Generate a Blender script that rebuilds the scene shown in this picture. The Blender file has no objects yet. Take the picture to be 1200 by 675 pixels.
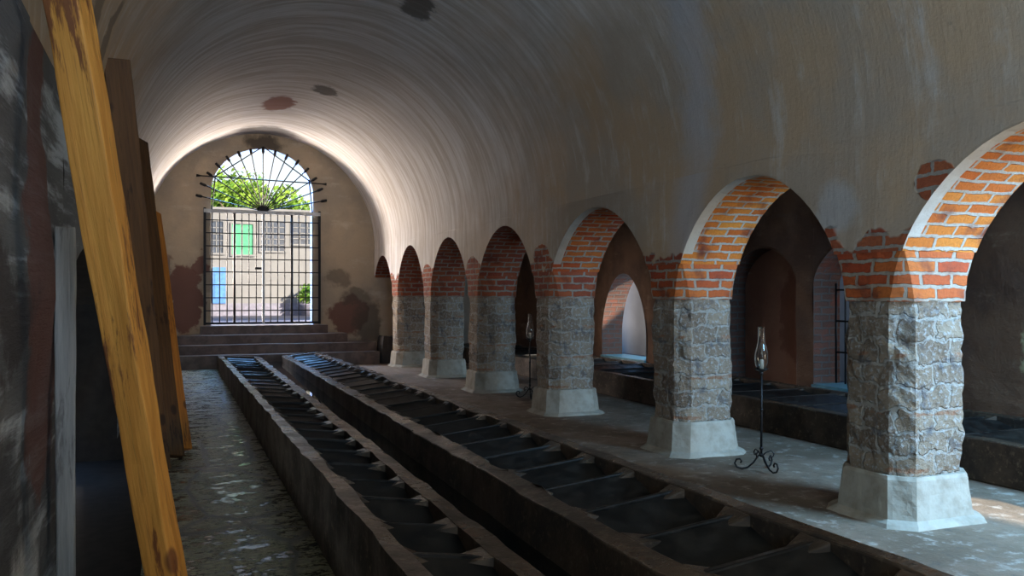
import bpy, bmesh, math, random
from mathutils import Vector, Matrix, noise
R = math.radians
random.seed(7)
C = bpy.context.scene.collection

# ------------------------------------------------------------------ helpers
def link(name, bm, mats, parent=None, smooth=False, loc=None):
    bm.normal_update()
    me = bpy.data.meshes.new(name)
    bm.to_mesh(me); bm.free()
    if not isinstance(mats, (list, tuple)): mats = [mats]
    for m in mats: me.materials.append(m)
    if smooth:
        for p in me.polygons: p.use_smooth = True
    o = bpy.data.objects.new(name, me); C.objects.link(o)
    if parent is not None: o.parent = parent
    if loc is not None: o.location = loc
    return o
def tag(o, label, cat, group=None, kind=None):
    o['label'] = label; o['category'] = cat
    if group: o['group'] = group
    if kind: o['kind'] = kind
    return o
def thing(name, label, cat, loc=(0, 0, 0), group=None, rotz=0):
    o = bpy.data.objects.new(name, None); C.objects.link(o)
    o.empty_display_size = .2; o.location = loc; o.rotation_euler = (0, 0, rotz)
    return tag(o, label, cat, group)
def struct(o, label=None, cat=None):
    o['kind'] = 'structure'
    if label: o['label'] = label
    if cat: o['category'] = cat
    return o
def copy_tree(o, parent=None):
    c = o.copy(); C.objects.link(c); c.parent = parent
    for ch in o.children: copy_tree(ch, c)
    return c
def hexa(bm, p, mat=0):
    """p: 8 points, bottom ring 0-3, top ring 4-7"""
    v = [bm.verts.new(q) for q in p]
    for f in ((3, 2, 1, 0), (4, 5, 6, 7), (0, 1, 5, 4), (1, 2, 6, 5), (2, 3, 7, 6), (3, 0, 4, 7)):
        bm.faces.new([v[i] for i in f]).material_index = mat
    return v
def box(bm, x0, x1, y0, y1, z0, z1, mat=0):
    return hexa(bm, [(x0, y0, z0), (x1, y0, z0), (x1, y1, z0), (x0, y1, z0),
                     (x0, y0, z1), (x1, y0, z1), (x1, y1, z1), (x0, y1, z1)], mat)
def tube(bm, pts, r, n=8, mat=0, caps=True):
    pts = [Vector(p) for p in pts]
    rs = r if isinstance(r, (list, tuple)) else [r] * len(pts)
    rings = []; up = None
    for i, p in enumerate(pts):
        d = (pts[min(i + 1, len(pts) - 1)] - pts[max(i - 1, 0)]).normalized()
        if up is None:
            up = d.orthogonal().normalized()
        else:
            up = (up - d * up.dot(d)).normalized()
        b = d.cross(up)
        rings.append([bm.verts.new(p + rs[i] * (math.cos(2 * math.pi * k / n) * up + math.sin(2 * math.pi * k / n) * b)) for k in range(n)])
    for a, b in zip(rings, rings[1:]):
        for k in range(n):
            f = bm.faces.new((a[k], a[(k + 1) % n], b[(k + 1) % n], b[k])); f.material_index = mat; f.smooth = True
    if caps:
        bm.faces.new(rings[0][::-1]).material_index = mat; bm.faces.new(rings[-1]).material_index = mat
def lathe(bm, prof, n=24, mat=0):
    rings = [[bm.verts.new((r * math.cos(2 * math.pi * k / n), r * math.sin(2 * math.pi * k / n), z)) for k in range(n)] for r, z in prof]
    for a, b in zip(rings, rings[1:]):
        for k in range(n):
            f = bm.faces.new((a[k], a[(k + 1) % n], b[(k + 1) % n], b[k])); f.material_index = mat; f.smooth = True
    return rings
def nz(p, s=1.0, seed=0.0):
    return noise.noise(Vector((p[0] * s + seed, p[1] * s - seed * .7, p[2] * s + seed * 1.3)))
def fb(p, s=1.0, seed=0.0, o=4):
    return noise.fractal(Vector((p[0] * s + seed, p[1] * s - seed * .7, p[2] * s + seed * 1.3)), 1.0, 2.0, o)

# ------------------------------------------------------------------ materials
class NT:
    def __init__(s, name):
        s.m = bpy.data.materials.new(name); s.m.use_nodes = True
        s.t = s.m.node_tree; s.t.nodes.clear()
        s.out = s.t.nodes.new('ShaderNodeOutputMaterial')
        s.b = s.t.nodes.new('ShaderNodeBsdfPrincipled')
        s.t.links.new(s.b.outputs[0], s.out.inputs[0])
    def n(s, typ, **kw):
        nd = s.t.nodes.new('ShaderNode' + typ)
        for k, v in kw.items(): setattr(nd, k, v)
        return nd
    def put(s, sock, v):
        if hasattr(v, 'bl_idname') or hasattr(v, 'is_linked') and not isinstance(v, (int, float, tuple)): s.t.links.new(v, sock)
        else:
            if isinstance(v, tuple) and len(v) == 3 and sock.type == 'RGBA': v = (*v, 1)
            sock.default_value = v
    def coord(s, kind='Object'):
        return s.n('TexCoord').outputs[kind]
    def vm(s, op, a, b=None):
        nd = s.n('VectorMath', operation=op); s.put(nd.inputs[0], a)
        if b is not None: s.put(nd.inputs[1], b)
        return nd.outputs['Value'] if op in ('LENGTH', 'DISTANCE', 'DOT_PRODUCT') else nd.outputs[0]
    def math(s, op, a, b=0.0, clamp=False):
        nd = s.n('Math', operation=op, use_clamp=clamp); s.put(nd.inputs[0], a); s.put(nd.inputs[1], b); return nd.outputs[0]
    def noise(s, vec, scale, detail=4, rough=.55, dist=0.0, color=False):
        nd = s.n('TexNoise'); s.put(nd.inputs['Vector'], vec); nd.inputs['Scale'].default_value = scale
        nd.inputs['Detail'].default_value = detail; nd.inputs['Roughness'].default_value = rough; nd.inputs['Distortion'].default_value = dist
        return nd.outputs['Color' if color else 'Fac']
    def mapr(s, v, a, b, c=0.0, d=1.0, smooth=True):
        nd = s.n('MapRange'); nd.interpolation_type = 'SMOOTHSTEP' if smooth else 'LINEAR'
        s.put(nd.inputs[0], v)
        for i, q in enumerate((a, b, c, d)): s.put(nd.inputs[i + 1], q)
        return nd.outputs[0]
    def mix(s, f, a, b, mode='MIX'):
        nd = s.n('Mix', data_type='RGBA', blend_type=mode); s.put(nd.inputs[0], f); s.put(nd.inputs[6], a); s.put(nd.inputs[7], b)
        return nd.outputs[2]
    def sep(s, v):
        nd = s.n('SeparateXYZ'); s.put(nd.inputs[0], v); return nd.outputs
    def bump(s, h, strength=.4, dist=.02, normal=None):
        nd = s.n('Bump'); nd.inputs['Strength'].default_value = strength; nd.inputs['Distance'].default_value = dist
        s.put(nd.inputs['Height'], h)
        if normal is not None: s.t.links.new(normal, nd.inputs['Normal'])
        return nd.outputs[0]
    def warp(s, vec, scale, amt, detail=2):
        c = s.noise(vec, scale, detail, .65, color=True)
        c = s.vm('SUBTRACT', c, (.5, .5, .5)); c = s.vm('MULTIPLY', c, (amt, amt, amt)); return s.vm('ADD', vec, c)
    def done(s, color, rough=.8, bump=None, spec=.3, metal=0.0):
        s.put(s.b.inputs['Base Color'], color); s.put(s.b.inputs['Roughness'], rough)
        s.b.inputs['Specular IOR Level'].default_value = spec; s.b.inputs['Metallic'].default_value = metal
        if bump is not None: s.t.links.new(bump, s.b.inputs['Normal'])
        return s.m
    def spots(s, col, vec, lst):
        """stains and losses with a shape of their own: (centre, per-axis inverse radius, colour, softness, strength)"""
        for c, k, rgb, soft, st in lst:
            d = s.vm('LENGTH', s.vm('MULTIPLY', s.vm('SUBTRACT', vec, c), k))
            col = s.mix(s.mapr(d, 1.0 + soft, 1.0 - soft, 0.0, st), col, rgb)
        return col

def brick_nodes(t, uv, w=.27, h=.092, mortar=.014, warp=.04, c1=(.60, .13, .02), c2=(.76, .27, .04), cm=(.52, .44, .35), dark=(.2, .05, .025)):
    uvw = t.warp(t.warp(uv, 7.0, warp), 30, warp * .35)
    bt = t.n('TexBrick'); t.put(bt.inputs['Vector'], uvw)
    bt.inputs['Scale'].default_value = 1; bt.inputs['Brick Width'].default_value = w; bt.inputs['Row Height'].default_value = h
    bt.inputs['Mortar Size'].default_value = mortar; bt.inputs['Mortar Smooth'].default_value = .25; bt.inputs['Bias'].default_value = 0
    bt.inputs['Color1'].default_value = (*c1, 1); bt.inputs['Color2'].default_value = (*c2, 1); bt.inputs['Mortar'].default_value = (*cm, 1)
    fine = t.noise(uv, 45, 5, .7); big = t.noise(uv, 3.5, 3)
    col = t.mix(t.mapr(big, .50, .75), bt.outputs['Color'], dark)
    col = t.mix(t.mapr(fine, .3, .75, .0, .55), col, t.mix(.5, col, (.02, .015, .01)))
    hgt = t.math('ADD', t.math('MULTIPLY', t.math('SUBTRACT', 1.0, bt.outputs['Fac']), 1.0), t.math('MULTIPLY', fine, .5))
    return col, hgt, bt.outputs['Fac']

def mat_brick(name='fired_brick', **kw):
    t = NT(name); uv = t.coord('UV'); col, h, f = brick_nodes(t, uv, **kw)
    return t.done(col, .85, t.bump(h, .9, .02))
def mat_stone():
    t = NT('rubble_stone'); uv = t.coord('UV')
    uvw = t.warp(t.warp(uv, 4.0, .14), 14, .07)
    bt = t.n('TexBrick'); t.put(bt.inputs['Vector'], uvw)
    for k, v in (('Scale', 1), ('Brick Width', .3), ('Row Height', .16), ('Mortar Size', .016), ('Mortar Smooth', .5), ('Bias', 0)): bt.inputs[k].default_value = v
    bt.inputs['Color1'].default_value = (.22, .155, .105, 1); bt.inputs['Color2'].default_value = (.42, .315, .215, 1); bt.inputs['Mortar'].default_value = (.44, .38, .31, 1)
    fine = t.noise(uv, 26, 6, .75); big = t.noise(uv, 5, 4, .6)
    col = t.mix(t.mapr(fine, .50, .62, 0, .75), bt.outputs['Color'], (.52, .50, .47))
    col = t.mix(t.mapr(big, .55, .68, 0, .8), col, (.12, .11, .115))
    # levelling courses of thin brick between the stones
    v = t.sep(t.warp(uv, 9, .035))[1]
    band = t.math('PINGPONG', t.math('ADD', v, .03), .20); band = t.mapr(band, .020, .013)
    red = t.noise(t.vm('MULTIPLY', uv, (1.2, 3, 1)), 2.0, 3); band = t.math('MULTIPLY', band, t.mapr(red, .50, .56))
    col = t.mix(band, col, t.mix(t.mapr(fine, .35, .65), (.34, .14, .07), (.40, .26, .17)))
    h = t.math('ADD', t.math('MULTIPLY', t.math('SUBTRACT', 1.0, bt.outputs['Fac']), .8), t.math('MULTIPLY', fine, 1.3))
    return t.done(col, .85, t.bump(h, 1.0, .03))
def mat_plinth():
    t = NT('limewashed_plinth'); p = t.coord()
    n1 = t.noise(p, 6, 5, .6); n2 = t.noise(p, 40, 4, .7)
    col = t.mix(t.mapr(n1, .4, .7), (.40, .36, .29), (.29, .25, .19)); col = t.mix(t.mapr(n2, .62, .7, 0, .6), col, (.25, .22, .18))
    z = t.sep(t.coord('Generated'))[2]
    return t.done(col, .85, t.bump(t.math('ADD', n1, t.math('MULTIPLY', n2, .3)), .35, .02))

WHITE = (.64, .60, .55); TAN = (.50, .345, .215); GREY = (.43, .335, .25)
def plaster_nodes(t, p, stretch=(1, 1, 1), a=TAN, b=GREY, white=WHITE, w0=.5, w1=.62):
    big = t.noise(p, .9, 5, .6); mid = t.noise(p, 4.0, 6, .65); st = t.noise(t.vm('MULTIPLY', p, stretch), 1.6, 6, .7)
    fine = t.noise(p, 38, 4, .7)
    col = t.mix(t.mapr(big, .38, .62), a, b)
    m = t.math('ADD', t.math('MULTIPLY', st, .7), t.math('MULTIPLY', mid, .3))
    col = t.mix(t.mapr(m, w0, w1, 0, .75), col, white)
    col = t.mix(t.mapr(mid, .66, .74, 0, .5), col, (.2, .16, .12))
    col = t.mix(t.mapr(fine, .25, .45, .25, 0), col, (.15, .12, .09))
    h = t.math('ADD', t.math('MULTIPLY', m, 1.0), t.math('MULTIPLY', fine, .18))
    return col, h
def lime_glow_nodes(t, p, col):
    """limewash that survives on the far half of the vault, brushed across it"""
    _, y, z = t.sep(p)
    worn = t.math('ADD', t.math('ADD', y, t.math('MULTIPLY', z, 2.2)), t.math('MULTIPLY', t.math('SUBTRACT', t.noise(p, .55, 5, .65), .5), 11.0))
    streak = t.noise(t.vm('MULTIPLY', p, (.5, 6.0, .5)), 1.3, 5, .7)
    lime = t.mix(t.mapr(streak, .35, .65), (.86, .82, .79), (.60, .53, .46))  # brightened beyond plain limewash to put the doorway's light into the colour
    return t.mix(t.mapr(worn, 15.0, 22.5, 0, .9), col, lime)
def mat_vault():
    t = NT('vault_plaster'); p = t.coord()
    # brush marks follow the curve of the vault: fine along the nave, long across it
    col, h = plaster_nodes(t, p, (.45, 3.0, .45), w0=.50, w1=.72)
    col = lime_glow_nodes(t, p, col)
    pw = t.warp(p, 4.0, .5, 7)
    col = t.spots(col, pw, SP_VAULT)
    return t.done(col, .9, t.bump(h, .4, .04))
def mat_wall(name, spots, a=TAN, b=GREY, w0=.5, w1=.66, white=WHITE, bumpy=.5, sc=(1, 1, 1)):
    t = NT(name); p = t.coord(); col, h = plaster_nodes(t, t.vm('MULTIPLY', p, sc), (.6, .6, 2.0), a, b, white, w0, w1)
    col = t.spots(col, t.warp(p, 2.4, .75, 6), spots)
    return t.done(col, .9, t.bump(h, bumpy, .04))
def mat_arcade():
    """plaster that has come away round the springings, baring the brick"""
    t = NT('arcade_plaster'); p = t.coord(); uv = t.coord('UV')
    col, h = plaster_nodes(t, p, (.45, 3.0, .45), w0=.50, w1=.72)
    col = t.spots(lime_glow_nodes(t, p, col), t.warp(p, 5, .15), SP_ARC)
    bc, bh, bf = brick_nodes(t, uv, c1=(.34, .07, .035), c2=(.45, .13, .05), cm=(.36, .31, .26))
    z = t.sep(p)[2]
    edge = t.math('ADD', z, t.math('MULTIPLY', t.math('SUBTRACT', t.noise(p, 3.4, 2, .5), .5), .55))
    m = t.mapr(edge, 2.05, 2.02)
    for c, k, s_ in SP_BARE:
        d = t.vm('LENGTH', t.vm('MULTIPLY', t.vm('SUBTRACT', t.warp(p, 6, .08), c), k))
        m = t.math('MAXIMUM', m, t.mapr(d, 1.05, .95))
    col = t.mix(m, col, bc)
    hh = t.mix(m, h, t.math('MULTIPLY', bh, .8))
    return t.done(col, .88, t.bump(hh, .45, .04))
def mat_floor():
    t = NT('earth_floor'); p = t.coord()
    n1 = t.noise(p, .8, 6, .65); n2 = t.noise(p, 6, 6, .7); n3 = t.noise(p, 50, 3, .7)
    col = t.mix(t.mapr(n1, .35, .65), (.26, .19, .135), (.14, .098, .063)); col = t.mix(t.mapr(n2, .52, .68, 0, .8), col, (.42, .37, .31))
    col = t.mix(t.mapr(n2, .42, .34, 0, .6), col, (.10, .085, .07))
    h = t.math('ADD', n2, t.math('MULTIPLY', n3, .25))
    return t.done(col, t.mapr(n1, .4, .6, .55, .8), t.bump(h, .5, .03), .4)
def mat_wet():
    t = NT('wet_flagstones'); p = t.coord()
    w = t.warp(p, 2.0, .16)
    vo = t.n('TexVoronoi'); vo.feature = 'DISTANCE_TO_EDGE'; t.put(vo.inputs['Vector'], t.vm('MULTIPLY', w, (1.25, .8, 1))); vo.inputs['Scale'].default_value = 1.0
    joint = t.mapr(vo.outputs['Distance'], .0, .05)
    q = t.vm('MULTIPLY', p, (.8, 1.35, 1))
    n1 = t.noise(q, 4.5, 6, .72); n2 = t.noise(q, 24, 6, .75); n3 = t.noise(q, 60, 3, .7)
    pool = t.math('MULTIPLY', t.mapr(t.math('ADD', t.math('MULTIPLY', n1, .6), t.math('MULTIPLY', n2, .4)), .51, .45), joint)
    stone = t.mix(t.mapr(n2, .38, .66), (.075, .073, .033), (.33, .31, .155)); stone = t.mix(t.mapr(n3, .55, .72, 0, .6), stone, (.40, .37, .24))
    col = t.mix(pool, stone, (.03, .03, .018)); col = t.mix(joint, (.02, .02, .014), col)
    h = t.math('MULTIPLY', t.math('ADD', t.math('MULTIPLY', joint, .4), t.math('ADD', n2, t.math('MULTIPLY', n3, .35))), t.math('SUBTRACT', 1.0, t.math('MULTIPLY', pool, .93)))
    return t.done(col, t.mix(pool, (.34, .34, .34), (.05, .05, .05)), t.bump(h, .55, .02), .7)
def mat_trough():
    t = NT('trough_masonry'); p = t.coord()
    n1 = t.noise(p, 2.2, 6, .65); n2 = t.noise(p, 20, 5, .7)
    col = t.mix(t.mapr(n1, .35, .65), (.085, .055, .034), (.034, .024, .017)); col = t.mix(t.mapr(n2, .54, .7, 0, .7), col, (.19, .14, .09))
    up = t.mapr(t.sep(t.n('NewGeometry').outputs['True Normal'])[2], .5, .9)
    return t.done(col, t.math('ADD', t.mapr(n1, .35, .65, .2, .45), t.math('MULTIPLY', t.math('SUBTRACT', 1.0, up), .45)), t.bump(t.math('ADD', n1, t.math('MULTIPLY', n2, .5)), .6, .02), .4)
def mat_slab():
    t = NT('wet_slab'); p = t.coord(); n = t.noise(p, 9, 5, .6)
    col = t.mix(t.mapr(n, .4, .65), (.008, .0075, .007), (.022, .019, .016))
    return t.done(col, t.mapr(n, .35, .65, .3, .55), t.bump(n, .3, .01), .2)
def mat_water():
    t = NT('still_water'); p = t.coord(); n = t.noise(p, 3, 2)
    return t.done((.004, .005, .005), .03, t.bump(n, .05, .01), .5)
def mat_wood(name, a, b, bark, barkamt=.55, edge=None):
    t = NT(name); p = t.coord()
    g = t.vm('MULTIPLY', p, (1, 1, .045)); gw = t.warp(g, 9, .02)
    n = t.noise(gw, 34, 5, .65); fine = t.noise(t.vm('MULTIPLY', p, (1, 1, .02)), 130, 3, .6)
    col = t.mix(t.mapr(n, .3, .7), a, b)
    col = t.mix(t.mapr(fine, .58, .72, 0, .5), col, bark)
    st = t.noise(t.warp(t.vm('MULTIPLY', p, (1, 1, .13)), 6, .05), 11, 6, .7)
    z = t.sep(p)[2]
    amt = t.mapr(t.noise(t.vm('MULTIPLY', p, (2.2, 2.2, .8)), 1.3, 2), .35, .65, .10, -.03)
    st = t.math('ADD', st, amt)
    if edge is not None: st = t.math('ADD', st, t.mapr(z, edge[0], edge[1], 0, .2))
    col = t.mix(t.mapr(st, .60, .67, 0, barkamt), col, bark)
    # knots
    vo = t.n('TexVoronoi'); t.put(vo.inputs['Vector'], t.vm('MULTIPLY', p, (1, 1, .55))); vo.inputs['Scale'].default_value = 4.2
    col = t.mix(t.mapr(vo.outputs['Distance'], .17, .10, 0, .8), col, bark)
    h = t.math('ADD', n, t.math('MULTIPLY', st, .6))
    return t.done(col, .65, t.bump(h, .5, .012), .3)
def mat_plain(name, col, rough=.6, metal=0.0, nscale=8, var=.25, spec=.4, bumpy=.1):
    t = NT(name); p = t.coord(); n = t.noise(p, nscale, 4)
    c2 = tuple(c * (1 - var) for c in col)
    return t.done(t.mix(t.mapr(n, .35, .65), col, c2), rough, t.bump(n, bumpy, .01), spec, metal)
def mat_glass():
    t = NT('lamp_glass'); t.b.inputs['Transmission Weight'].default_value = 1; t.b.inputs['IOR'].default_value = 1.45
    n = t.noise(t.coord(), 20, 2)
    return t.done((.95, .97, .96), t.mapr(n, .3, .7, .02, .06), None, .5)
def mat_leaf():
    t = NT('tree_leaf'); n = t.noise(t.coord(), 1.6, 4)
    col = t.mix(t.mapr(n, .35, .65), (.07, .17, .015), (.20, .30, .03))
    t.b.inputs['Subsurface Weight'].default_value = 0
    return t.done(col, .6, None, .3)

# losses and stains on the plaster, where they sit in the room
DKR = (.16, .075, .06); DK = (.09, .075, .06); BRK = (.30, .13, .09)
SP_VAULT = [((1.95, 17.2, 5.30), (3.2, 1.5, 2), BRK, .15, .9), ((2.6, 15.6, 5.25), (4.5, 3, 2), DK, .2, .8), ((2.05, 20.3, 5.3), (1.3, 1.8, 1.2), DK, .35, .8),
            ((2.9, 10.4, 5.2), (5, 2.5, 3), DK, .2, .8), ((3.0, 8.2, 5.15), (8, 5, 4), DKR, .2, .9), ((1.6, 8.0, 5.3), (6, 4, 3), DKR, .2, .9),
            ((-.4, 6.2, 3.5), (4, 5, 2.2), DK, .2, .6), ((-.45, 7.0, 3.4), (4, 7, 2.2), DK, .2, .6)]
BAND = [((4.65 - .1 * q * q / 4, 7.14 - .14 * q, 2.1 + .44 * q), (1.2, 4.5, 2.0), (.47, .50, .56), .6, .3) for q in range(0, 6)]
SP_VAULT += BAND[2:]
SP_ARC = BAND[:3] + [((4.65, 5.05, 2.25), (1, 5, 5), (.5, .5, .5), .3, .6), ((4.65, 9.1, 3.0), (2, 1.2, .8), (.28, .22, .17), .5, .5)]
SP_BARE = [((4.65, 4.16, 2.35), (2, 6.0, 7.5), 1), ((4.65, 10.55, 2.12), (2, 3.6, 6.5), 1), ((4.65, 13.4, 2.05), (2, 3.2, 5.5), 1), ((4.65, 16.1, 2.0), (2, 3.2, 5), 1)]
SP_END = [((.30, 20.7, 1.5), (2.6, 1, 1.25), DKR, .08, .95), ((.62, 20.7, 2.25), (5, 1, 4), DKR, .1, .9), ((-.2, 20.7, 2.0), (4, 1, 2.5), DKR, .15, .7), ((4.0, 20.7, 1.1), (2.0, 1, 2.2), DKR, .12, .9),
          ((3.75, 20.7, 2.0), (3.2, 1, 4.5), DK, .3, .55), ((4.2, 20.7, 1.55), (2.6, 1, 5), DK, .3, .6), ((2.05, 20.7, 5.15), (2.6, 1, 5), DK, .4, .9),
          ((4.5, 20.7, .9), (3, 1, 2), DK, .3, .8)]
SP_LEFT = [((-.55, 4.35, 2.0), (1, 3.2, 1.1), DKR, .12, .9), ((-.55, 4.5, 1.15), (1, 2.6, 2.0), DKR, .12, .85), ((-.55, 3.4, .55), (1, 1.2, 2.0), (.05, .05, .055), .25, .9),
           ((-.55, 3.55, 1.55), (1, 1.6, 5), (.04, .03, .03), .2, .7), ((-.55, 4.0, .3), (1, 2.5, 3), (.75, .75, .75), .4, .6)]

M = dict(vault=mat_vault(), arcade=mat_arcade(), brick=mat_brick(), redbrick=mat_brick('red_brick', c1=(.30, .06, .03), c2=(.42, .11, .04), cm=(.34, .27, .21)), midbrick=mat_brick('orange_red_brick', c1=(.44, .07, .022), c2=(.60, .16, .032), cm=(.42, .34, .26)), darkestbrick=mat_brick('darkest_brick', c1=(.10, .045, .03), c2=(.14, .06, .04), cm=(.10, .08, .07)), darkbrick=mat_brick('old_brick', c1=(.20, .06, .035), c2=(.28, .10, .05), cm=(.2, .17, .14)),  # the darkest brick mix lines the aisle openings
         stone=mat_stone(), plinth=mat_plinth(), rim=mat_wall('plaster_rim', [], (.55, .49, .40), (.48, .42, .35), white=(.62, .57, .50)),
         endwall=mat_wall('end_plaster', SP_END, (.47, .37, .26), (.36, .30, .23), .52, .68, (.56, .48, .38)),
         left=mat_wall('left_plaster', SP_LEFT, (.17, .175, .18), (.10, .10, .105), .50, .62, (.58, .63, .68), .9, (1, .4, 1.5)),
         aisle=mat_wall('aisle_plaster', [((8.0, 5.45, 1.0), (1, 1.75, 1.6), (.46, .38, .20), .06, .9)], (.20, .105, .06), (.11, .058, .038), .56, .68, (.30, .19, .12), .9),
         floor=mat_floor(), wet=mat_wet(), trough=mat_trough(), slab=mat_slab(), water=mat_water(),
         pine=mat_wood('yellow_pine', (.70, .31, .06), (.58, .23, .04), (.13, .035, .018), .85, (2.35, 3.0)),
         brown=mat_wood('brown_plank', (.145, .065, .022), (.09, .04, .015), (.03, .014, .008), .8),
         litedge=mat_wood('lit_edge_plank', (.62, .22, .03), (.40, .13, .022), (.05, .02, .01), .8),  # orange stands for light catching the plank's edge
         greywood=mat_wood('grey_wood', (.36, .35, .34), (.26, .26, .26), (.12, .11, .11), .7),
         iron=mat_plain('black_iron', (.022, .02, .02), .45, .6), paleiron=mat_plain('glare_pale_metal', (.55, .55, .55), .45, .3),  # the pale grey carries doorway glare on transom and centre stile
         step=mat_plain('step_stone', (.15, .10, .08), .35, 0, 5, .45, .5, .5), glass=mat_glass(),
         skytint=mat_plain('sky_tinted_reveal', (.16, .30, .62), .7), white=mat_plain('white_render', (.185, .18, .178), .8, 0, 2, .1), dado=mat_plain('grey_dado', (.20, .19, .24), .7), green=mat_plain('green_paint', (.06, .36, .16), .5),  # blue of the reveal carries the sky light on the door jambs
         blue=mat_plain('blue_paint', (.07, .20, .50), .5), window=mat_plain('dark_glass', (.07, .08, .10), .15), street=mat_plain('street_paving', (.05, .05, .075), .6, 0, 3, .3),
         leaf=mat_leaf(), bark=mat_plain('tree_bark', (.12, .09, .06), .9), dark=mat_plain('dark_render', (.05, .04, .035), .9), sill=mat_plain('painted_sill', (.12, .30, .36), .35),
         candle=mat_plain('candle_wax', (.75, .70, .6), .5))

# ------------------------------------------------------------------ setting: shells
XL, XR, YE, SPR = -.55, 4.65, 20.7, 2.75
XC, RV = (XL + XR) / 2, (XR - XL) / 2
def vault_z(x):
    return SPR + math.sqrt(max(0, RV * RV - (x - XC) ** 2))

def arched(name, fmap, samples, ztop, thick, mats, rows=10, dz=0.012, uv_scale=1, rimw=.11, facemat=0, backmat=2):
    """A wall with openings. samples: (s, zlow, kind); kind is the material slot of the underside from this sample to the next.
    fmap(s, z, depth) -> world. slots: 0 face, 1 soffit, 2 back, 3 rim."""
    bm = bmesh.new(); uvl = bm.loops.layers.uv.new('UVMap')
    def vert(s, z, d):
        return bm.verts.new(fmap(s, z, d))
    arc = 0.0; under = []
    front, back = [], []
    for i, (s, zl, k) in enumerate(samples):
        zt = ztop(s)
        f, b = [], []
        for r in range(rows + 1):
            z = zl + (zt - zl) * r / rows
            e = dz * fb((s, z, 3.1), 1.1, len(name)) if 0 < r else 0
            f.append((vert(s, z, -e if 0 < r < rows else 0), s, z)); b.append((vert(s, z, thick), s, z))
        front.append(f); back.append(b)
    def quad(a, mat, uvs):
        try: fc = bm.faces.new(a)
        except ValueError: return
        fc.material_index = mat
        for l, u in zip(fc.loops, uvs): l[uvl].uv = u
    for i in range(len(samples) - 1):
        s0, z0, k = samples[i]; s1, z1, _ = samples[i + 1]
        if abs(s1 - s0) > 1e-5:
            for r in range(rows):
                for cols, mat, flip in ((front, facemat, False), (back, backmat, True)):
                    q = [cols[i][r], cols[i + 1][r], cols[i + 1][r + 1], cols[i][r + 1]]
                    if flip: q = q[::-1]
                    quad([x[0] for x in q], mat, [(x[1] * uv_scale, x[2]) for x in q])
        L = math.hypot(s1 - s0, z1 - z0)
        # underside: rim strip + the rest, with the brick courses running across
        nd = 6; vs = [[front[i][0][0]], [front[i + 1][0][0]]]
        ds = [0, rimw] + [rimw + (thick - rimw) * j / (nd - 1) for j in range(1, nd)]
        for which, (s, z) in ((0, (s0, z0)), (1, (s1, z1))):
            for d in ds[1:-1]:
                vs[which].append(under_v(bm, fmap, s, z, d, cache))
            vs[which].append(back[i + which][0][0])
        for j in range(nd):
            m = 3 if (j == 0 and k in (3, 6)) else {1: 1, 3: 1, 6: 5}.get(k, k)
            quad([vs[0][j], vs[0][j + 1], vs[1][j + 1], vs[1][j]], m, [(ds[j], arc), (ds[j + 1], arc), (ds[j + 1], arc + L), (ds[j], arc + L)])
        arc += L
    cache.clear()
    return struct(link(name, bm, mats))
cache = {}
def under_v(bm, fmap, s, z, d, cache):
    k = (round(s, 5), round(z, 5), round(d, 4))
    if k not in cache: cache[k] = bm.verts.new(fmap(s, z, d))
    return cache[k]
def arch_samples(s0, s1, spring, rise, power=.8, n=22, rimfrom=None, kind=1):
    c, a = (s0 + s1) / 2, (s1 - s0) / 2; out = []
    for i in range(n + 1):
        u = -math.cos(math.pi * i / n)
        z = spring + rise * max(0, 1 - u * u) ** power
        out.append((c + a * u, z, (6 if kind == 5 else 3) if rimfrom and z > rimfrom else kind))
    return out
def solid_run(s0, s1, z, k=1, step=.25):
    n = max(1, round(abs(s1 - s0) / step)); return [(s0 + (s1 - s0) * i / n, z, k) for i in range(n + 1)]

# --- right arcade
PIERS = [(1.6, 2.3), (4.43, 5.08), (7.17, 7.82), (10.22, 10.88), (13.07, 13.73), (15.77, 16.43), (18.37, 19.03)]
SPRING = 1.9
sm = solid_run(-4.2, PIERS[0][0], SPRING)
for i, (a, b) in enumerate(PIERS):
    sm += solid_run(a, b, SPRING)[(1 if i else 1):]
    nx = PIERS[i + 1][0] if i + 1 < len(PIERS) else YE + .05
    if i + 1 < len(PIERS): sm += arch_samples(b, nx, SPRING, .73, rimfrom=2.02 if i < 3 else None, kind=1 if i < 2 else 5 if i == 2 else 4)[1:]
    else: sm += arch_samples(b, nx, SPRING, .62, kind=4)[1:]
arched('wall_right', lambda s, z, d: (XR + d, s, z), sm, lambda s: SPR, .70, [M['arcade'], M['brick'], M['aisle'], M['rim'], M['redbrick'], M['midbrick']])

# --- left wall with one dark opening
sl = solid_run(-4.2, 5.35, 0, 0) + [(5.35, 1.40, 1)] + arch_samples(5.35, 10.4, 1.40, .62, .5)[1:] + [(10.4, 0, 0)] + solid_run(10.4, YE, 0, 0)[1:]
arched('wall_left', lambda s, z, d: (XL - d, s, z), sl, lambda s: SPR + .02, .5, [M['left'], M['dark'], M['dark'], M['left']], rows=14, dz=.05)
bm = bmesh.new()
box(bm, -3.0, -1.04, 5.0, 5.2, 0, 2.6); box(bm, -3.0, -1.04, 10.6, 10.8, 0, 2.6); box(bm, -3.2, -3.0, 5.0, 10.8, 0, 2.6); box(bm, -3.2, -1.04, 5.0, 10.8, 2.6, 2.8); box(bm, -1.04, -.66, -4.2, YE, 2.5, 3.3)
struct(link('wall_side_room', bm, M['dark']))

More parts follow.
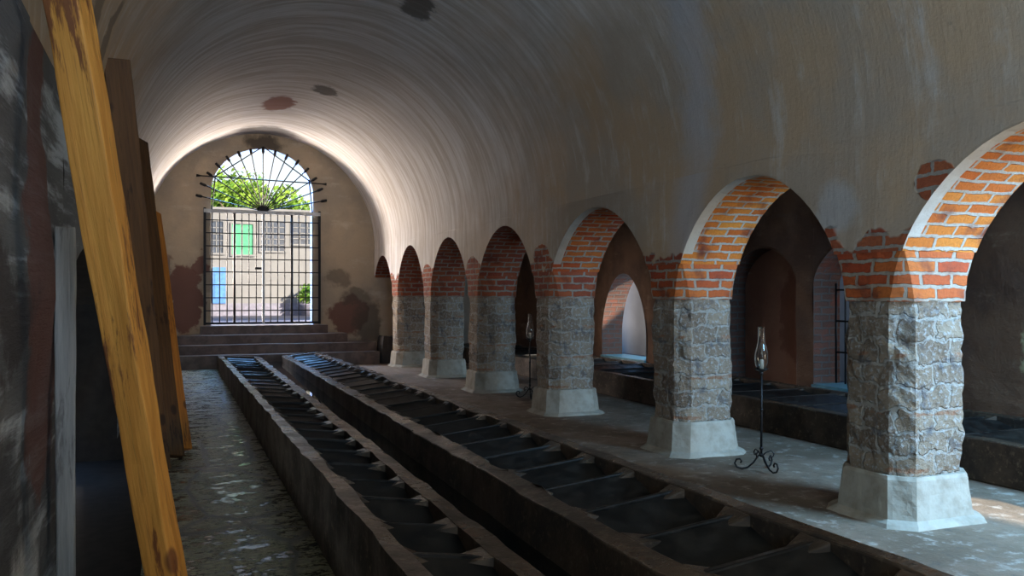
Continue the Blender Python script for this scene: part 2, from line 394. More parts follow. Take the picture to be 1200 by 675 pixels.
# --- end wall with the tall arched doorway
dl, dr, dsp, drise = .86, 3.16, 3.98, 1.02
se = solid_run(XL - .1, dl, 0, 0) + [(dl, dsp, 1)] + [(x, z, 1) for x, z, _ in arch_samples(dl, dr, dsp, drise, .52)[1:]] + [(dr, 0, 0)] + solid_run(dr, XR + .1, 0, 0)[1:]
arched('wall_far', lambda s, z, d: (s, YE + d, z), se, lambda s: vault_z(s) + .06, .45, [M['endwall'], M['skytint'], M['white'], M['skytint']], rows=16, dz=.02)

# --- nave vault
def barrel(name, x0, x1, y0, y1, spr, rise, mat, nu=56, step=.2, amp=.03, th=.25):
    bm = bmesh.new(); xc, a = (x0 + x1) / 2, (x1 - x0) / 2; ny = round((y1 - y0) / step)
    g = []
    for j in range(ny + 1):
        y = y0 + (y1 - y0) * j / ny; row = []
        for i in range(nu + 1):
            th_ = math.pi * i / nu; e = amp * fb((xc + a * math.cos(th_), y, spr + rise * math.sin(th_)), .8, 2.2, 5) * math.sin(th_)
            row.append(bm.verts.new((xc + (a - e) * math.cos(th_), y, spr + (rise - e) * math.sin(th_))))
        g.append(row)
    for j in range(ny):
        for i in range(nu):
            bm.faces.new((g[j][i], g[j + 1][i], g[j + 1][i + 1], g[j][i + 1]))
    o = struct(link(name, bm, mat, smooth=True))
    md = o.modifiers.new('thickness', 'SOLIDIFY'); md.thickness = th; md.offset = 1; md.use_rim = False
    return o
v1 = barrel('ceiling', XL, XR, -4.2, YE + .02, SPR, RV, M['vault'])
v2 = barrel('ceiling_aisle', XR + .7, 8.0, 2.6, YE, 2.7, .7, M['aisle'], nu=28, step=.4)

# --- aisle wall, with openings and a shallow niche
AIS = [(-1.4, 1.7, .36, 1.75, .65), (7.1, 9.12, .40, 1.75, .62), (9.45, 10.95, .36, 1.72, .55), (13.46, 15.15, .40, .85, 1.15)]
sa = []; y = -4.2
for a, b, s0, sp, rs in AIS:
    sa += solid_run(y, a, 0, 0)
    sa += [(a, sp, 1)] + arch_samples(a, b, sp, rs, .6)[1:] + [(b, 0, 0)]; y = b
sa += solid_run(y, YE, 0, 0)
arched('wall_aisle', lambda s, z, d: (8.0 + d, s, z), sa, lambda s: 2.74, .45, [M['aisle'], M['darkestbrick'], M['white'], M['darkestbrick']], rows=12, dz=.03)
bm = bmesh.new(); box(bm, 5.36, 8.45, 2.7, 21.1, 3.8, 4.0); struct(link('roof', bm, M['dark']))
bm = bmesh.new(); box(bm, 8.28, 8.5, 9.3, 11.1, 0, 2.5); struct(link('wall_niche_back', bm, mat_wall('niche_plaster', [((8.28, 9.8, 1.3), (1, 2.6, 1.5), (.16, .06, .045), .1, .6)], (.36, .20, .14), (.27, .14, .10), .6, .7)))
for k, (a, b) in enumerate(((-1.4, 1.7), (7.1, 9.12), (13.46, 15.15))):
    bm = bmesh.new(); box(bm, 7.96, 8.5, a + .002, b - .002, 0, .40, 0)
    struct(link('trim_%d' % (k + 1), bm, M['sill']))
bm = bmesh.new(); box(bm, XR + .08, 8.45, YE, YE + .3, 0, 3.6); struct(link('wall_aisle_far', bm, M['endwall']))
bm = bmesh.new()
box(bm, XL - .5, .1, -4.4, -4.2, 0, 5.6); box(bm, 2.0, XR + .2, -4.4, -4.2, 0, 5.6); box(bm, .1, 2.0, -4.4, -4.2, 2.6, 5.6); box(bm, XR + .2, 8.45, -4.4, -4.2, 0, 3.6)
box(bm, 8.0, 8.45, -4.4, 2.7, 2.7, 5.6); box(bm, XR + .04, XR + .72, -4.4, 21.1, 2.73, 5.6)  # unseen upper walls added to block sun and stray lamp light
struct(link('wall_near', bm, M['endwall']))

# --- floor: earth and lime in the arcade, wet flagstones along the left
bm = bmesh.new()
def grid(bm, x0, x1, y0, y1, z, step, mat, amp):
    nx, ny = max(1, round((x1 - x0) / step)), max(1, round((y1 - y0) / step))
    v = [[bm.verts.new((x0 + (x1 - x0) * i / nx, y0 + (y1 - y0) * j / ny, z + amp * (fb((i * step, j * step, 0), 1.3, 5) - .3))) for i in range(nx + 1)] for j in range(ny + 1)]
    for j in range(ny):
        for i in range(nx):
            bm.faces.new((v[j][i], v[j][i + 1], v[j + 1][i + 1], v[j + 1][i])).material_index = mat
grid(bm, 1.2, 8.4, -4.2, YE + .4, 0, .15, 0, .008)
grid(bm, XL - .1, 1.2, -4.2, 3.0, 0, .1, 1, .008); grid(bm, XL - .1, 1.2, 12.5, YE + .4, 0, .1, 1, .008); grid(bm, -.16, 1.2, 3.0, 12.5, 0, .1, 1, .008)
box(bm, -.16, 8.5, -4.4, YE + .5, -.6, -.02, 2); box(bm, XL - 2.6, -.16, -4.4, YE + .5, -.9, -.6, 2)
box(bm, XL - 2.6, -.16, -4.4, 3.0, -.6, -.02, 2); box(bm, XL - 2.6, -.16, 12.5, YE + .5, -.6, -.02, 2)
struct(link('floor', bm, [M['floor'], M['wet'], M['dark']], smooth=False))

# ------------------------------------------------------------------ the brick and stone piers
def loft(bm, x0, x1, y0, y1, levels, amp, seed, step=.035, capped=True):
    """chamfered square column; levels: [(z, grow, chamfer)] densified; uv = perimeter, height"""
    uvl = bm.loops.layers.uv.verify()
    lv = []
    for (za, ga, ca), (zb, gb, cb) in zip(levels, levels[1:]):
        n = max(1, round((zb - za) / step))
        lv += [(za + (zb - za) * i / n, ga + (gb - ga) * i / n, ca + (cb - ca) * i / n) for i in range(n)]
    lv.append(levels[-1])
    def outline(g, c):
        a, b, p, q = x0 - g, x1 + g, y0 - g, y1 + g
        return [(a, q - c), (a, p + c), (a + c, p), (b - c, p), (b, p + c), (b, q - c), (b - c, q), (a + c, q)]
    cnt = None; rings = []
    for z, g, c in lv:
        o = outline(g, c)
        if cnt is None: cnt = [max(2, round((Vector(o[(k + 1) % 8]) - Vector(o[k])).length / step)) for k in range(8)]
        pts = []
        for k in range(8):
            A, B = Vector(o[k]), Vector(o[(k + 1) % 8])
            nrm = Vector((-(A - B).y, (A - B).x)).normalized() * -1
            for i in range(cnt[k]):
                p = A.lerp(B, i / cnt[k])
                out = (Vector((p.x - (x0 + x1) / 2, p.y - (y0 + y1) / 2))).normalized()
                e = amp * (fb((p.x, p.y, z), 5.0, seed, 4) * .8 + nz((p.x, p.y, z), 14, seed) * .5)
                pts.append((p.x + out.x * e, p.y + out.y * e, z))
        rings.append([bm.verts.new(p) for p in pts])
    N = len(rings[0]); per = 2 * (x1 - x0 + y1 - y0) * .93
    for j in range(len(rings) - 1):
        for k in range(N):
            f = bm.faces.new((rings[j][(k + 1) % N], rings[j][k], rings[j + 1][k], rings[j + 1][(k + 1) % N]))
            us = [(k + 1) / N * per, k / N * per, k / N * per, (k + 1) / N * per]; zs = [lv[j][0], lv[j][0], lv[j + 1][0], lv[j + 1][0]]
            for l, u, zz in zip(f.loops, us, zs): l[uvl].uv = (u, zz)
    if capped:
        bm.faces.new(rings[0]); bm.faces.new(rings[-1][::-1])
    bmesh.ops.recalc_face_normals(bm, faces=bm.faces)
PL = [None,
      'nearest pier in view, blue-lit stone shaft on the largest white plinth',
      'second nearest pier, orange bricks at its head, left of the larger lamp stand',
      'third nearest pier, right of the small distant lamp stand',
      'fourth nearest pier, dark red bricks, left of the small distant lamp stand',
      'second farthest pier of the arcade, brown shaft on a low plinth',
      'farthest pier of the arcade, nearest to the stone steps']
for i, (a, b) in enumerate(PIERS):
    if PL[i]: t = thing('brick_pier', PL[i], 'pier', (5.0, (a + b) / 2, 0), 'piers of the brick arcade')
    else:
        t = bpy.data.objects.new('pillar', None); C.objects.link(t); t.location = (5.0, (a + b) / 2, 0); struct(t)
    h = (b - a) / 2; st = .035 if i in (1, 2) else .05
    bm = bmesh.new()
    loft(bm, -.35, .35, -h, h, [(-.01, .11, .14), (.02, .085, .14), (.045, .045, .13), (.31, .02, .13), (.335, .008, .13)], .010, 3 * i + .4, st)
    link('plinth', bm, M['plinth'], t)
    bm = bmesh.new()
    loft(bm, -.335, .335, -h + .015, h - .015, [(.32, 0, .12), (1.0, .006, .12), (1.56, 0, .12)], .03, 3 * i + 1.7, st)
    link('stone_shaft', bm, M['stone'], t)
    bm = bmesh.new()
    loft(bm, -.342, .342, -h + .008, h - .008, [(1.55, .003, .11), (1.75, .003, .07), (1.915, .002, .015)], .012, 3 * i + 2.9, st)
    link('brick_impost', bm, M['midbrick' if i < 3 else 'redbrick'], t)

# ------------------------------------------------------------------ washing troughs
def lerp(a, b, t): return a + (b - a) * t
def trough(name, label, y0, y1, prof, n, hi_left, extra=None):
    """prof(t) -> (x_left, z_left, x_right, z_right, foot_left, foot_right) along the run; n wash basins"""
    root = thing(name, label, 'washing trough', (0, 0, 0), 'stone washing troughs')
    L = y1 - y0; pitch = L / n; rimL, rimR = .10, .13
    if not hi_left: rimL, rimR = .13, .10
    def P(y, u, dz=0, z=None):
        t = (y - y0) / L; xl, zl, xr, zr, _, _ = prof(t)
        j = .014 * fb((u * 3, y, 0), 2.2, 4.4, 4)
        return (lerp(xl, xr, u) + j, y, (lerp(zl, zr, u) + dz + j * .7) if z is None else z)
    bm = bmesh.new()
    seg = 4
    for m in range(n):
        for q in range(seg):
            ya, yb = y0 + pitch * (m + q / seg), y0 + pitch * (m + (q + 1) / seg)
            w = prof((ya - y0) / L); W = w[2] - w[0]; uL, uR = rimL / W, 1 - rimR / W
            fa, fb_ = prof((ya - y0) / L), prof((yb - y0) / L)
            # outer and inner side walls
            hexa(bm, [(fa[4], ya, 0), P(ya, uL, z=0), P(yb, uL, z=0), (fb_[4], yb, 0), P(ya, 0), P(ya, uL), P(yb, uL), P(yb, 0)])
            hexa(bm, [P(ya, uR, z=0), (fa[5], ya, 0), (fb_[5], yb, 0), P(yb, uR, z=0), P(ya, uR), P(ya, 1), P(yb, 1), P(yb, uR)])
        ya = y0 + pitch * m; yb = ya + .045 + .03 * random.random()
        hexa(bm, [P(ya, uL, z=0), P(ya, uR, z=0), P(yb, uR, z=0), P(yb, uL, z=0), P(ya, uL, -.012), P(ya, uR, -.012), P(yb, uR, -.022), P(yb, uL, -.022)], 1)
        for ua, ub in ((uL, uL + random.uniform(.08, .17) / W), (uR - random.uniform(.08, .17) / W, uR)):
            k = random.uniform(.05, .09); ka, kb = (k, k * .4) if ua == uL else (k * .4, k)
            hexa(bm, [P(ya - ka, ua, -.2), P(ya - kb, ub, -.2), P(yb + kb, ub, -.2), P(yb + ka, ua, -.2), P(ya - ka, ua, -.003 if ua == uL else -.05), P(ya - kb, ub, -.05 if ua == uL else -.003), P(yb + kb, ub, -.05 if ua == uL else -.003), P(yb + ka, ua, -.003 if ua == uL else -.05)])
    for ye in (y0, y1):
        a, b = (ye, ye + .12) if ye == y0 else (ye - .12, ye)
        hexa(bm, [P(a, 0, z=0), P(a, 1, z=0), P(b, 1, z=0), P(b, 0, z=0), P(a, 0), P(a, 1), P(b, 1), P(b, 0)])
    bmesh.ops.remove_doubles(bm, verts=bm.verts, dist=.0004)
    bmesh.ops.recalc_face_normals(bm, faces=bm.faces)
    o = link('trough_body', bm, [M['trough'], M['slab']], root)
    bv = o.modifiers.new('worn_edges', 'BEVEL'); bv.width = .012; bv.segments = 2; bv.limit_method = 'ANGLE'
    for m in range(n):
        ya = y0 + pitch * m + .07; yb = y0 + pitch * (m + 1) + .005
        w = prof((ya - y0) / L); W = w[2] - w[0]; uL, uR = rimL / W, 1 - rimR / W
        e = random.uniform(-.015, .015)
        # wash slab: high at the far divider, dipping towards the near one
        bm = bmesh.new(); ym = lerp(ya, yb, .30)
        hexa(bm, [P(ym, uL, -.22), P(ym, uR, -.22), P(yb, uR, -.10), P(yb, uL, -.10), P(ym, uL, -.15 + e), P(ym, uR, -.15 + e), P(yb, uR, -.025 + e * .4), P(yb, uL, -.025 + e * .4)])
        bmesh.ops.recalc_face_normals(bm, faces=bm.faces)
        link('washing_slab', bm, M['slab'], root)
        bm = bmesh.new(); zz = min(w[1], w[3]) - .13
        bm.faces.new([bm.verts.new(q) for q in (P(ya - .02, uL, z=zz), P(ya - .02, uR, z=zz), P(yb, uR, z=zz), P(yb, uL, z=zz))])
        link('basin_water', bm, M['water'], root)
    return root
Y0, Y1 = 1.3, 19.25
def tt(y): return (y - 3.0) / 16.3
def prof_left(t):
    k = tt(lerp(Y0, Y1, t)); return (lerp(.86, .935, k), lerp(.51, .30, k), lerp(1.46, 1.80, k), lerp(.42, .25, k), lerp(.86, .935, k), lerp(1.47, 1.81, k))
def prof_right(t):
    k = tt(lerp(Y0, Y1, t)); return (lerp(1.93, 2.27, k), lerp(.42, .25, k), lerp(2.80, 3.05, k), lerp(.52, .33, k), lerp(1.92, 2.26, k), lerp(2.82, 3.07, k))
trough('washing_trough', 'narrow dark stone washing trough beside the wet flagstone path', Y0, Y1, prof_left, 31, True)
trough('washing_trough', 'wide dark stone washing trough in the nave, nearer the arcade piers', Y0, Y1, prof_right, 31, False)
trough('washing_trough', 'low dark washing trough in the side aisle behind the piers', -3.6, 20.5, lambda t: (6.42, .36, 7.94, .37, 6.42, 7.95), 34, False)
# the channel between the two nave troughs
bm = bmesh.new(); n = 36
def edge(y, right):
    k = tt(y); return lerp(1.94, 2.29, k) if right else lerp(1.45, 1.79, k)
a = [(bm.verts.new((edge(lerp(Y0, Y1, i / n), 0), lerp(Y0, Y1, i / n), .13)), bm.verts.new((edge(lerp(Y0, Y1, i / n), 1), lerp(Y0, Y1, i / n), .13))) for i in range(n + 1)]
for p, q in zip(a, a[1:]): bm.faces.new((p[0], p[1], q[1], q[0]))
o = link('channel_water', bm, M['water']); tag(o, 'dark still water in the channel between the two nave troughs', 'water', kind='stuff')

# ------------------------------------------------------------------ steps up to the grille
t = thing('stone_stairs', 'four worn stone steps below the iron grille', 'steps', (XC, 19.3, 0))
ST = [(19.30, .29, XL + .02, 4.45), (19.65, .49, XL + .02, 4.45), (20.0, .69, XL + .02, 3.85), (20.35, .885, .62, 3.45)]
for i, (y, z, xa, xb) in enumerate(ST):
    bm = bmesh.new(); zb = 0 if i == 0 else ST[i - 1][1] - .02; n = 24
    ye = YE - .01 if i < 3 else YE + .5
    for k in range(n):
        u, v = lerp(xa, xb, k / n), lerp(xa, xb, (k + 1) / n)
        ju, jv = .012 * fb((u, y, z), 2, 1), .012 * fb((v, y, z), 2, 1)
        if i == 3 and not (dl - .02 < (u + v) / 2 < dr + .02): ye_ = YE - .01
        else: ye_ = ye
        hexa(bm, [(u, y + ju, zb), (v, y + jv, zb), (v, ye_, zb), (u, ye_, zb), (u, y + ju - .02, z + ju * .6), (v, y + jv - .02, z + jv * .6), (v, ye_, z), (u, ye_, z)])
    bmesh.ops.translate(bm, verts=bm.verts, vec=(-XC, -19.3, 0))
    bmesh.ops.remove_doubles(bm, verts=bm.verts, dist=.0005)
    link('step', bm, M['step'], t)
bm = bmesh.new(); bmesh.ops.create_cube(bm, size=1)
bmesh.ops.subdivide_edges(bm, edges=bm.edges, cuts=8, use_grid_fill=True)
for v in bm.verts:
    v.co = Vector((v.co.x * .55, v.co.y * .62, (v.co.z + .5) * .62)); s = 1 - .25 * (v.co.z / .62) ** 2
    v.co.x *= s; v.co.y *= s; v.co += v.co.normalized() * .05 * fb(v.co, 3, 2); v.co.z = max(v.co.z, 0)
o = link('stone_block', bm, M['dark'], loc=(4.80, 19.72, 0)); tag(o, 'dark rough stone block standing at the foot of the corner by the steps', 'stone')

# ------------------------------------------------------------------ iron grille
g = thing('iron_gate', 'tall iron grille of square bars closing the far doorway', 'gate', (2.0, YE - .06, .9))
gx0, gx1, gz0, gz1 = -1.28, 1.30, .03, 2.58
def bar(parent, name, p, q, r, mat='iron', n=6):
    bm = bmesh.new(); tube(bm, [p, q], r, n); return link(name, bm, M[mat], parent)
bm = bmesh.new()
for x in (gx0, gx1): box(bm, x - .028, x + .028, -.025, .025, gz0 - .03, gz1 + .1)
box(bm, gx0, gx1, -.025, .025, gz0 - .02, gz0 + .03)
link('gate_frame', bm, M['iron'], g)
bm = bmesh.new(); box(bm, gx0 - .02, gx1 + .02, -.035, .035, gz1 - .01, gz1 + .07); link('transom', bm, M['paleiron'], g)
nb = 16
for k in range(1, nb):
    x = lerp(gx0, gx1, k / nb)
    if k == nb // 2:
        bm = bmesh.new(); box(bm, x - .028, x + .028, -.03, .03, gz0, gz1); link('centre_stile', bm, M['paleiron'], g)
    else:
        bar(g, 'upright_bar', (x, 0, gz0), (x, 0, gz1), .030 if k in (4, 12) else .0135)
for k in range(1, 9):
    z = lerp(gz0, gz1, k / 8.6); bm = bmesh.new(); box(bm, gx0, gx1, -.012, .012, z - .012, z + .012); link('cross_bar', bm, M['iron'], g)
bm = bmesh.new(); box(bm, -.19, -.03, -.05, .0, 1.28, 1.33); link('latch', bm, M['iron'], g)
hub = Vector((0.0, -.01, gz1 + .06))
bm = bmesh.new()
for k in range(13):
    pass
prof = [(.115 * math.cos(a_), .115 * math.sin(a_)) for a_ in [math.pi * k / 14 for k in range(15)]]
fr = [bm.verts.new((hub.x + x, -.045, hub.z + z)) for x, z in prof]; bk = [bm.verts.new((hub.x + x, .02, hub.z + z)) for x, z in prof]
bm.faces.new(fr[::-1]); bm.faces.new(bk)
for k in range(15): bm.faces.new((fr[k], fr[(k + 1) % 15], bk[(k + 1) % 15], bk[k]))
bmesh.ops.recalc_face_normals(bm, faces=bm.faces)
link('fan_hub', bm, M['iron'], g)
for k in range(15):
    an = R(12 + 156 * k / 14); ln = 1.46 + .05 * abs(math.cos(an)) - (.0 if k != 7 else -.03)
    d = Vector((math.cos(an), 0, math.sin(an)))
    bm = bmesh.new(); p1 = hub + d * ln
    tube(bm, [hub + d * .08, hub + d * (ln - .16), hub + d * (ln - .12), p1 - d * .01, p1], [.013, .014, .034, .030, .012], 6)
    link('fan_spoke', bm, M['iron'], g)
bm = bmesh.new(); tube(bm, [(-1.46, -.03, hub.z + .76), (-1.36, -.03, hub.z + .755), (1.36, -.03, hub.z + .70), (1.46, -.03, hub.z + .695)], [.034, .015, .015, .034], 6); link('fan_cross_bar', bm, M['iron'], g)
for sx in (-1, 1):
    bar(g, 'fan_brace', (0, -.03, hub.z + 1.5), (sx * 1.08, -.03, hub.z + .74), .014)
    bar(g, 'fan_upright', (sx * 1.13, -.03, hub.z), (sx * 1.05, -.03, hub.z + .78), .015)

# ------------------------------------------------------------------ timbers on the left
def board(name, label, mat, foot, top, w, dpt, facing, amp=.006, group=None, top_cut=0.0, cat='timber'):
    foot, top = Vector(foot), Vector(top); z = (top - foot); L = z.length; z.normalize()
    f = Vector((*facing, 0)); f = (f - z * f.dot(z)).normalized(); x = z.cross(f) * -1
    x = f.cross(z).normalized() * -1
    bm = bmesh.new(); n = int(L / .06); rings = []
    for i in range(n + 1):
        s = L * i / n; r = []
        for (a, b) in ((-1, -1), (-.33, -1.0), (.33, -1.0), (1, -1), (1, -.3), (1, .3), (1, 1), (0, 1), (-1, 1), (-1, 0)):
            e = amp * fb((a * .5, b * .5, s), 2.0, len(label), 5)
            zz = s + (top_cut * a * w / 2 if i == n else 0)
            r.append(bm.verts.new((a * w / 2 + e + amp * 1.5 * fb((a, 7, s), .7, 3), b * dpt / 2 + e * .8, zz)))
        rings.append(r)
    for a_, b_ in zip(rings, rings[1:]):
        for k in range(10): bm.faces.new((a_[k], a_[(k + 1) % 10], b_[(k + 1) % 10], b_[k]))
    bm.faces.new(rings[0][::-1]); bm.faces.new(rings[-1])
    bmesh.ops.recalc_face_normals(bm, faces=bm.faces)
    o = link(name, bm, M[mat]); tag(o, label, cat, group)
    y = -f
    m = Matrix((x, y, z)).transposed().to_4x4(); m.translation = foot; o.matrix_world = m
    bv = o.modifiers.new('worn_edges', 'BEVEL'); bv.width = .008; bv.segments = 2; bv.limit_method = 'ANGLE'; bv.angle_limit = R(50)
    return o
board('timber_beam', 'long yellow pine beam leaning against the left wall in the foreground', 'pine', (.037, 3.92, .03), (-.44, 3.54, 3.2), .142, .13, (-.36, -1), .010, 'timbers leaning on the left wall')
board('timber_plank', 'dark brown plank with flat sawn top behind the yellow beam', 'brown', (-.10, 8.25, .03), (-.40, 7.45, 3.47), .20, .08, (.25, -1), .010, 'timbers leaning on the left wall', -.08)
board('timber_plank', 'dark brown plank whose foot stands out on the wet flagstones', 'brown', (.0, 8.9, .03), (-.375, 10.75, 3.40), .26, .08, (.55, -1), .012, 'timbers leaning on the left wall', -.3)
board('timber_plank', 'orange-edged plank, shorter and last of the leaning timbers', 'litedge', (.125, 9.25, .03), (-.185, 10.55, 2.55), .16, .06, (.6, -1), .008, 'timbers leaning on the left wall', -.4)
board('wooden_post', 'weathered grey wooden post standing upright against the left wall', 'greywood', (-.475, 4.70, -.55), (-.485, 4.70, 1.93), .095, .07, (.1, -1), .008, None, 0, 'post')

# ------------------------------------------------------------------ wrought iron lamp stands
def lamp_stand(x, y, rz, label):
    t = thing('lamp_stand', label, 'lamp stand', (x, y, 0.005), 'wrought iron lamp stands in the arcade', rz)
    bm = bmesh.new(); tube(bm, [(0, 0, .13), (0, 0, .5), (0, 0, .90)], .011, 8)
    for z_, r_ in ((.14, .024), (.20, .019), (.55, .017), (.88, .018)):
        tube(bm, [(0, 0, z_ - .018), (0, 0, z_), (0, 0, z_ + .018)], [.011, r_, .011], 10)
    link('stem', bm, M['iron'], t)
    for k in range(3):
        a_ = 2 * math.pi * k / 3; c, s = math.cos(a_), math.sin(a_); bm = bmesh.new(); pts = []
        for r_, z_ in ((.0, .15), (.03, .13), (.07, .07), (.12, .025), (.17, .010), (.215, .025), (.235, .06), (.22, .095), (.19, .10), (.175, .08), (.185, .062)): pts.append((r_ * c, r_ * s, z_))
        tube(bm, pts, .0085, 8)
        pts = []
        for r_, z_ in ((.005, .13), (.04, .165), (.085, .18), (.11, .155), (.10, .125), (.08, .13), (.082, .145)): pts.append((r_ * math.cos(a_ + 1.05), r_ * math.sin(a_ + 1.05), z_))
        tube(bm, pts, .006, 8)
        link('foot', bm, M['iron'], t)
    bm = bmesh.new(); lathe(bm, [(.0, .89), (.02, .895), (.055, .915), (.066, .925), (.062, .925), (.02, .912), (0, .912)], 20); link('drip_pan', bm, M['iron'], t)
    bm = bmesh.new(); lathe(bm, [(.0, .915), (.02, .915), (.02, 1.0), (.016, 1.005), (0, 1.005)], 16); link('candle', bm, M['candle'], t)
    bm = bmesh.new(); lathe(bm, [(.036, .920), (.052, .95), (.060, 1.0), (.058, 1.06), (.042, 1.12), (.030, 1.17), (.029, 1.29), (.032, 1.30), (.029, 1.30), (.026, 1.29), (.027, 1.17), (.039, 1.118), (.055, 1.06), (.057, 1.0), (.049, .952), (.033, .923)], 24)
    link('glass_chimney', bm, M['glass'], t)
lamp_stand(4.97, 6.34, .5, 'larger black scrolled iron lamp stand with glass chimney, between the two nearest piers')
lamp_stand(5.12, 12.06, .2, 'small distant iron lamp stand between the third and fourth nearest piers')

# ------------------------------------------------------------------ outside the doors
bm = bmesh.new(); grid(bm, -14, 18, YE + .44, 44, .88, .8, 0, 0); struct(link('street_ground', bm, M['street']))
t = thing('house_front', 'white rendered house across the street, seen through the iron grille', 'building', (2.5, 30, .88))
bm = bmesh.new(); box(bm, -9, 9, 0, 3.2, 0, 3.55); box(bm, -9, -2.1, -.02, 3.1, 3.5, 4.2); link('wall', bm, M['white'], t)
bm = bmesh.new(); box(bm, -9, 9, -.05, 0.02, 0, .42); link('dado', bm, M['dado'], t)
bm = bmesh.new(); box(bm, -9.1, 9.1, -.12, .1, 3.50, 3.62); link('cornice', bm, M['white'], t)
def window(x, z, w, h, mat='window', frame='white', bars=(2, 3)):
    bm = bmesh.new()
    for (a, b, c, d) in ((x - .05, x + w + .05, z - .06, z), (x - .05, x + w + .05, z + h, z + h + .05), (x - .05, x, z, z + h), (x + w, x + w + .05, z, z + h)): box(bm, a, b, -.06, .0, c, d)
    for k in range(1, bars[0]): box(bm, x + w * k / bars[0] - .015, x + w * k / bars[0] + .015, -.035, 0, z, z + h)
    for k in range(1, bars[1]): box(bm, x, x + w, -.035, 0, z + h * k / bars[1] - .015, z + h * k / bars[1] + .015)
    f = link('window', bm, M[frame], t)
    bm = bmesh.new(); box(bm, x, x + w, -.012, .0, z, z + h); link('pane', bm, M[mat], f)
window(-.60, 2.06, .68, 1.02, 'green', 'white', (2, 1))
window(.33, 2.2, .80, 1.0, 'window', 'white', (4, 5)); window(1.38, 2.45, .75, .75, 'window', 'white', (3, 4)); window(-1.30, 2.1, .42, 1.05, 'window', 'white', (2, 5))
bm = bmesh.new(); box(bm, -1.2, -.80, -.1, 0, .42, 1.62); box(bm, -1.15, -1.02, -.115, -.1, .55, 1.5); box(bm, -.98, -.85, -.115, -.1, .55, 1.5)
link('door', bm, M['blue'], t)
t = thing('potted_shrub', 'small shrub in a blue-grey pot at the right of the doorway view', 'plant', (4.3, 29.3, .88))
bm = bmesh.new(); rr = lathe(bm, [(.0, 0), (.2, 0), (.3, .36), (.33, .40), (.29, .41), (.27, .34), (0, .34)], 20); link('pot', bm, M['dado'], t)
bm = bmesh.new(); rnd = random.Random(3)
for k in range(420):
    d = Vector((rnd.gauss(0, 1), rnd.gauss(0, 1), rnd.gauss(0, 1))).normalized() * .36 * rnd.uniform(.3, 1); p = d + Vector((0, 0, .72)); u = Vector((rnd.gauss(0, 1), rnd.gauss(0, 1), rnd.gauss(0, 1))).normalized(); v = u.orthogonal().normalized(); w = u.cross(v)
    bm.faces.new([bm.verts.new(p + q) for q in (-v * .08, w * .035, v * .08, -w * .035)])
link('foliage', bm, M['leaf'], t)
def tree(x, y, z0, r, hgt, n, label, seed):
    t = thing('leafy_tree', label, 'tree', (x, y, z0)); rnd = random.Random(seed)
    bm = bmesh.new(); tube(bm, [(0, 0, 0), (.1, 0, hgt * .35), (-.05, .1, hgt * .6), (0, 0, hgt * .85)], [.2, .16, .12, .05], 10)
    for k in range(6):
        a_ = k * 1.05; tube(bm, [(0, 0, hgt * (.4 + .05 * k)), (r * .3 * math.cos(a_), r * .3 * math.sin(a_), hgt * (.55 + .05 * k)), (r * .7 * math.cos(a_), r * .7 * math.sin(a_), hgt * (.62 + .06 * k))], [.08, .06, .02], 6)
    link('trunk', bm, M['bark'], t)
    bm = bmesh.new(); cl = []
    for k in range(26):
        a_, b_ = rnd.uniform(0, 6.28), rnd.uniform(-.7, 1.3); q = rnd.uniform(.35, .95)
        cl.append((r * q * math.cos(a_) * math.cos(b_), r * q * math.sin(a_) * math.cos(b_), hgt * .72 + r * .75 * q * math.sin(b_), r * rnd.uniform(.22, .42)))
    for k in range(n):
        c = rnd.choice(cl); d = Vector((rnd.gauss(0, 1), rnd.gauss(0, 1), rnd.gauss(0, .8))).normalized() * c[3] * rnd.uniform(.5, 1.05)
        p = Vector(c[:3]) + d; s = rnd.uniform(.09, .17); u = Vector((rnd.gauss(0, 1), rnd.gauss(0, 1), rnd.gauss(0, 1))).normalized(); v = u.orthogonal().normalized(); w = u.cross(v)
        bm.faces.new([bm.verts.new(p + q) for q in (-v * s, w * s * .45 + u * .02, v * s, -w * s * .45 + u * .02)])
    link('foliage', bm, M['leaf'], t)
tree(2.6, 36.6, .88, 2.6, 5.1, 6500, 'leafy green tree behind the white house, seen through the grille fan', 5)
tree(5.9, 41.5, .88, 2.0, 5.0, 3200, 'smaller green tree at the right of the doorway view', 9)
# side yard beyond the aisle openings
bm = bmesh.new(); grid(bm, 8.44, 16, -8, 24, .0, 1.0, 0, 0); struct(link('yard_ground', bm, M['street']))
bm = bmesh.new(); box(bm, 11.5, 11.8, 6.5, 21.3, 0, 3.8); struct(link('wall_yard', bm, M['white']))
bm = bmesh.new(); box(bm, 8.45, 14.3, 6.1, 6.5, 0, 5.5); struct(link('yard_shade_wall', bm, M['white']))  # unseen wall added to keep the sun off the aisle openings

def grille(x, y0, y1, z0, z1, label):
    t = thing('window_grille', label, 'grille', (x, (y0 + y1) / 2, z0), 'iron grilles in the aisle openings')
    h = (y1 - y0) / 2; n = 12; H = z1 - z0
    for k in range(n + 1):
        y = lerp(-h, h, k / n); u = y / h; top = H - .6 + .58 * max(0, 1 - u * u) ** .6
        bm = bmesh.new(); tube(bm, [(0, y, 0), (0, y, max(top, .2))], .013, 6); link('upright_bar', bm, M['iron'], t)
    for k in range(1, 4):
        bm = bmesh.new(); box(bm, -.01, .01, -h, h, k * .42 - .012, k * .42 + .012); link('cross_bar', bm, M['iron'], t)
grille(8.38, 7.11, 9.11, .40, 2.35, 'iron grille in the aisle opening glimpsed left of the nearest pier')

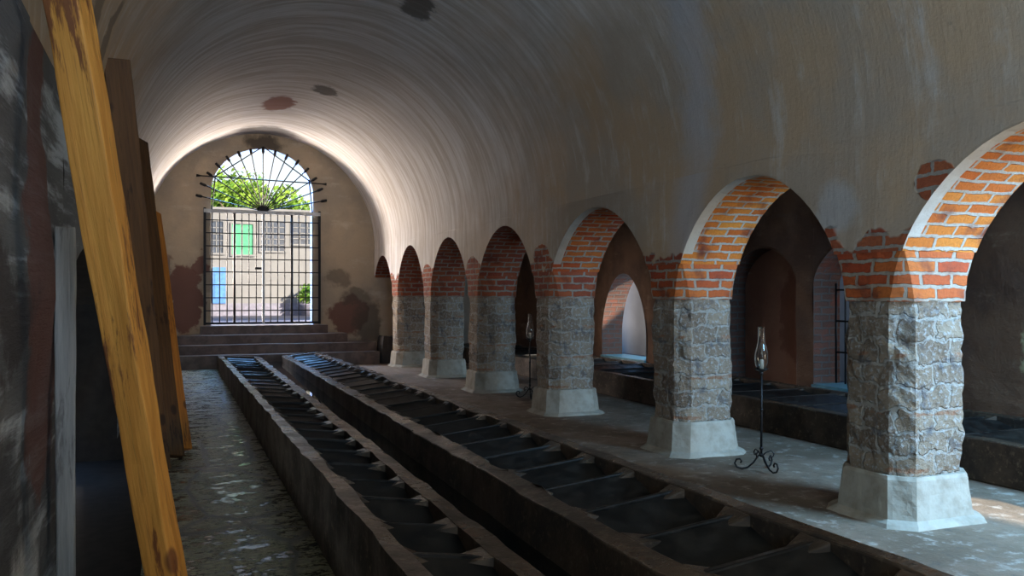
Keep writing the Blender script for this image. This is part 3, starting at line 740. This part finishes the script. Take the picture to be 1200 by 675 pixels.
# ------------------------------------------------------------------ light
w = bpy.data.worlds.new('sky'); bpy.context.scene.world = w; w.use_nodes = True
nt = w.node_tree; bg = nt.nodes['Background']
tc = nt.nodes.new('ShaderNodeTexCoord'); sp = nt.nodes.new('ShaderNodeSeparateXYZ'); cr = nt.nodes.new('ShaderNodeValToRGB')
nt.links.new(tc.outputs['Generated'], sp.inputs[0]); nt.links.new(sp.outputs[2], cr.inputs[0]); nt.links.new(cr.outputs[0], bg.inputs[0])
cr.color_ramp.elements[0].position = .0; cr.color_ramp.elements[0].color = (1.75, 1.95, 2.0, 1)
cr.color_ramp.elements[1].position = .42; cr.color_ramp.elements[1].color = (.25, .52, 1, 1)
bg.inputs[1].default_value = .42
def area(name, loc, target, sx, sy, power, col):
    l = bpy.data.lights.new(name, 'AREA'); l.shape = 'RECTANGLE'; l.size = sx; l.size_y = sy; l.energy = power; l.color = col
    o = bpy.data.objects.new(name, l); C.objects.link(o); o.location = loc
    o.rotation_euler = (Vector(target) - Vector(loc)).to_track_quat('-Z', 'Y').to_euler(); return o
s = bpy.data.lights.new('sun', 'SUN'); s.energy = 7.0; s.angle = R(1.5); s.color = (1, .90, .74)
so = bpy.data.objects.new('sun', s); C.objects.link(so); so.rotation_euler = Vector((-.52, .78, -.42)).to_track_quat('-Z', 'Y').to_euler()
# daylight reaching in round the far doorway (sky above, and both sides of the street)
area('daylight_door_left', (-1.2, 24.2, 3.0), (3.4, 12, 3.8), 2.4, 3.8, 900, (1, .88, .78))
area('daylight_door_right', (5.3, 24.2, 3.0), (.8, 12, 3.8), 2.4, 3.8, 900, (1, .88, .78))
area('daylight_door_top', (2.0, 22.6, 6.7), (2.0, 16, 0), 3.0, 2.0, 1000, (.20, .50, 1))
# daylight through the aisle openings and the roofless near bay, plus two added fills
area('daylight_aisle_near', (6.75, 1.3, 3.5), (4.5, 4.7, 0.0), 1.9, 1.9, 430, (.27, .60, 1))
area('aisle_warm_fill', (8.5, .2, 1.3), (5.0, 6.0, 2.3), 2.4, 1.4, 90, (1, .74, .45))  # warm fill added to light the arch bricks
area('daylight_aisle_middle', (9.6, 7.2, 1.6), (7, 7.6, .4), 1.2, 1.6, 10, (.9, .93, 1))
area('daylight_aisle_far', (9.6, 13.0, 1.6), (5.5, 14.0, .0), 1.4, 1.2, 60, (.5, .75, 1))
area('near_upward_fill', (1.05, -3.5, 2.5), (2.3, -2.1, 5.9), 1.8, 1.4, 360, (.42, .68, 1))  # upward fill added to brighten the upper wall and vault

# ------------------------------------------------------------------ camera
cam = bpy.data.cameras.new('camera'); cam.sensor_width = 36; cam.lens = 30.0; cam.shift_y = 7.5 / 1200; cam.clip_end = 300; cam.clip_start = .02
co = bpy.data.objects.new('camera', cam); C.objects.link(co); co.location = (0, 0, 1.6); co.rotation_euler = (R(90), 0, -math.atan(.4))
sc = bpy.context.scene; sc.camera = co
sc.view_settings.view_transform = 'Standard'; sc.view_settings.look = 'None'; sc.view_settings.gamma = 1; sc.view_settings.use_curve_mapping = False
sc.view_settings.exposure = 1.0
sc.cycles.max_bounces = 8; sc.cycles.diffuse_bounces = 4; sc.cycles.sample_clamp_indirect = 6
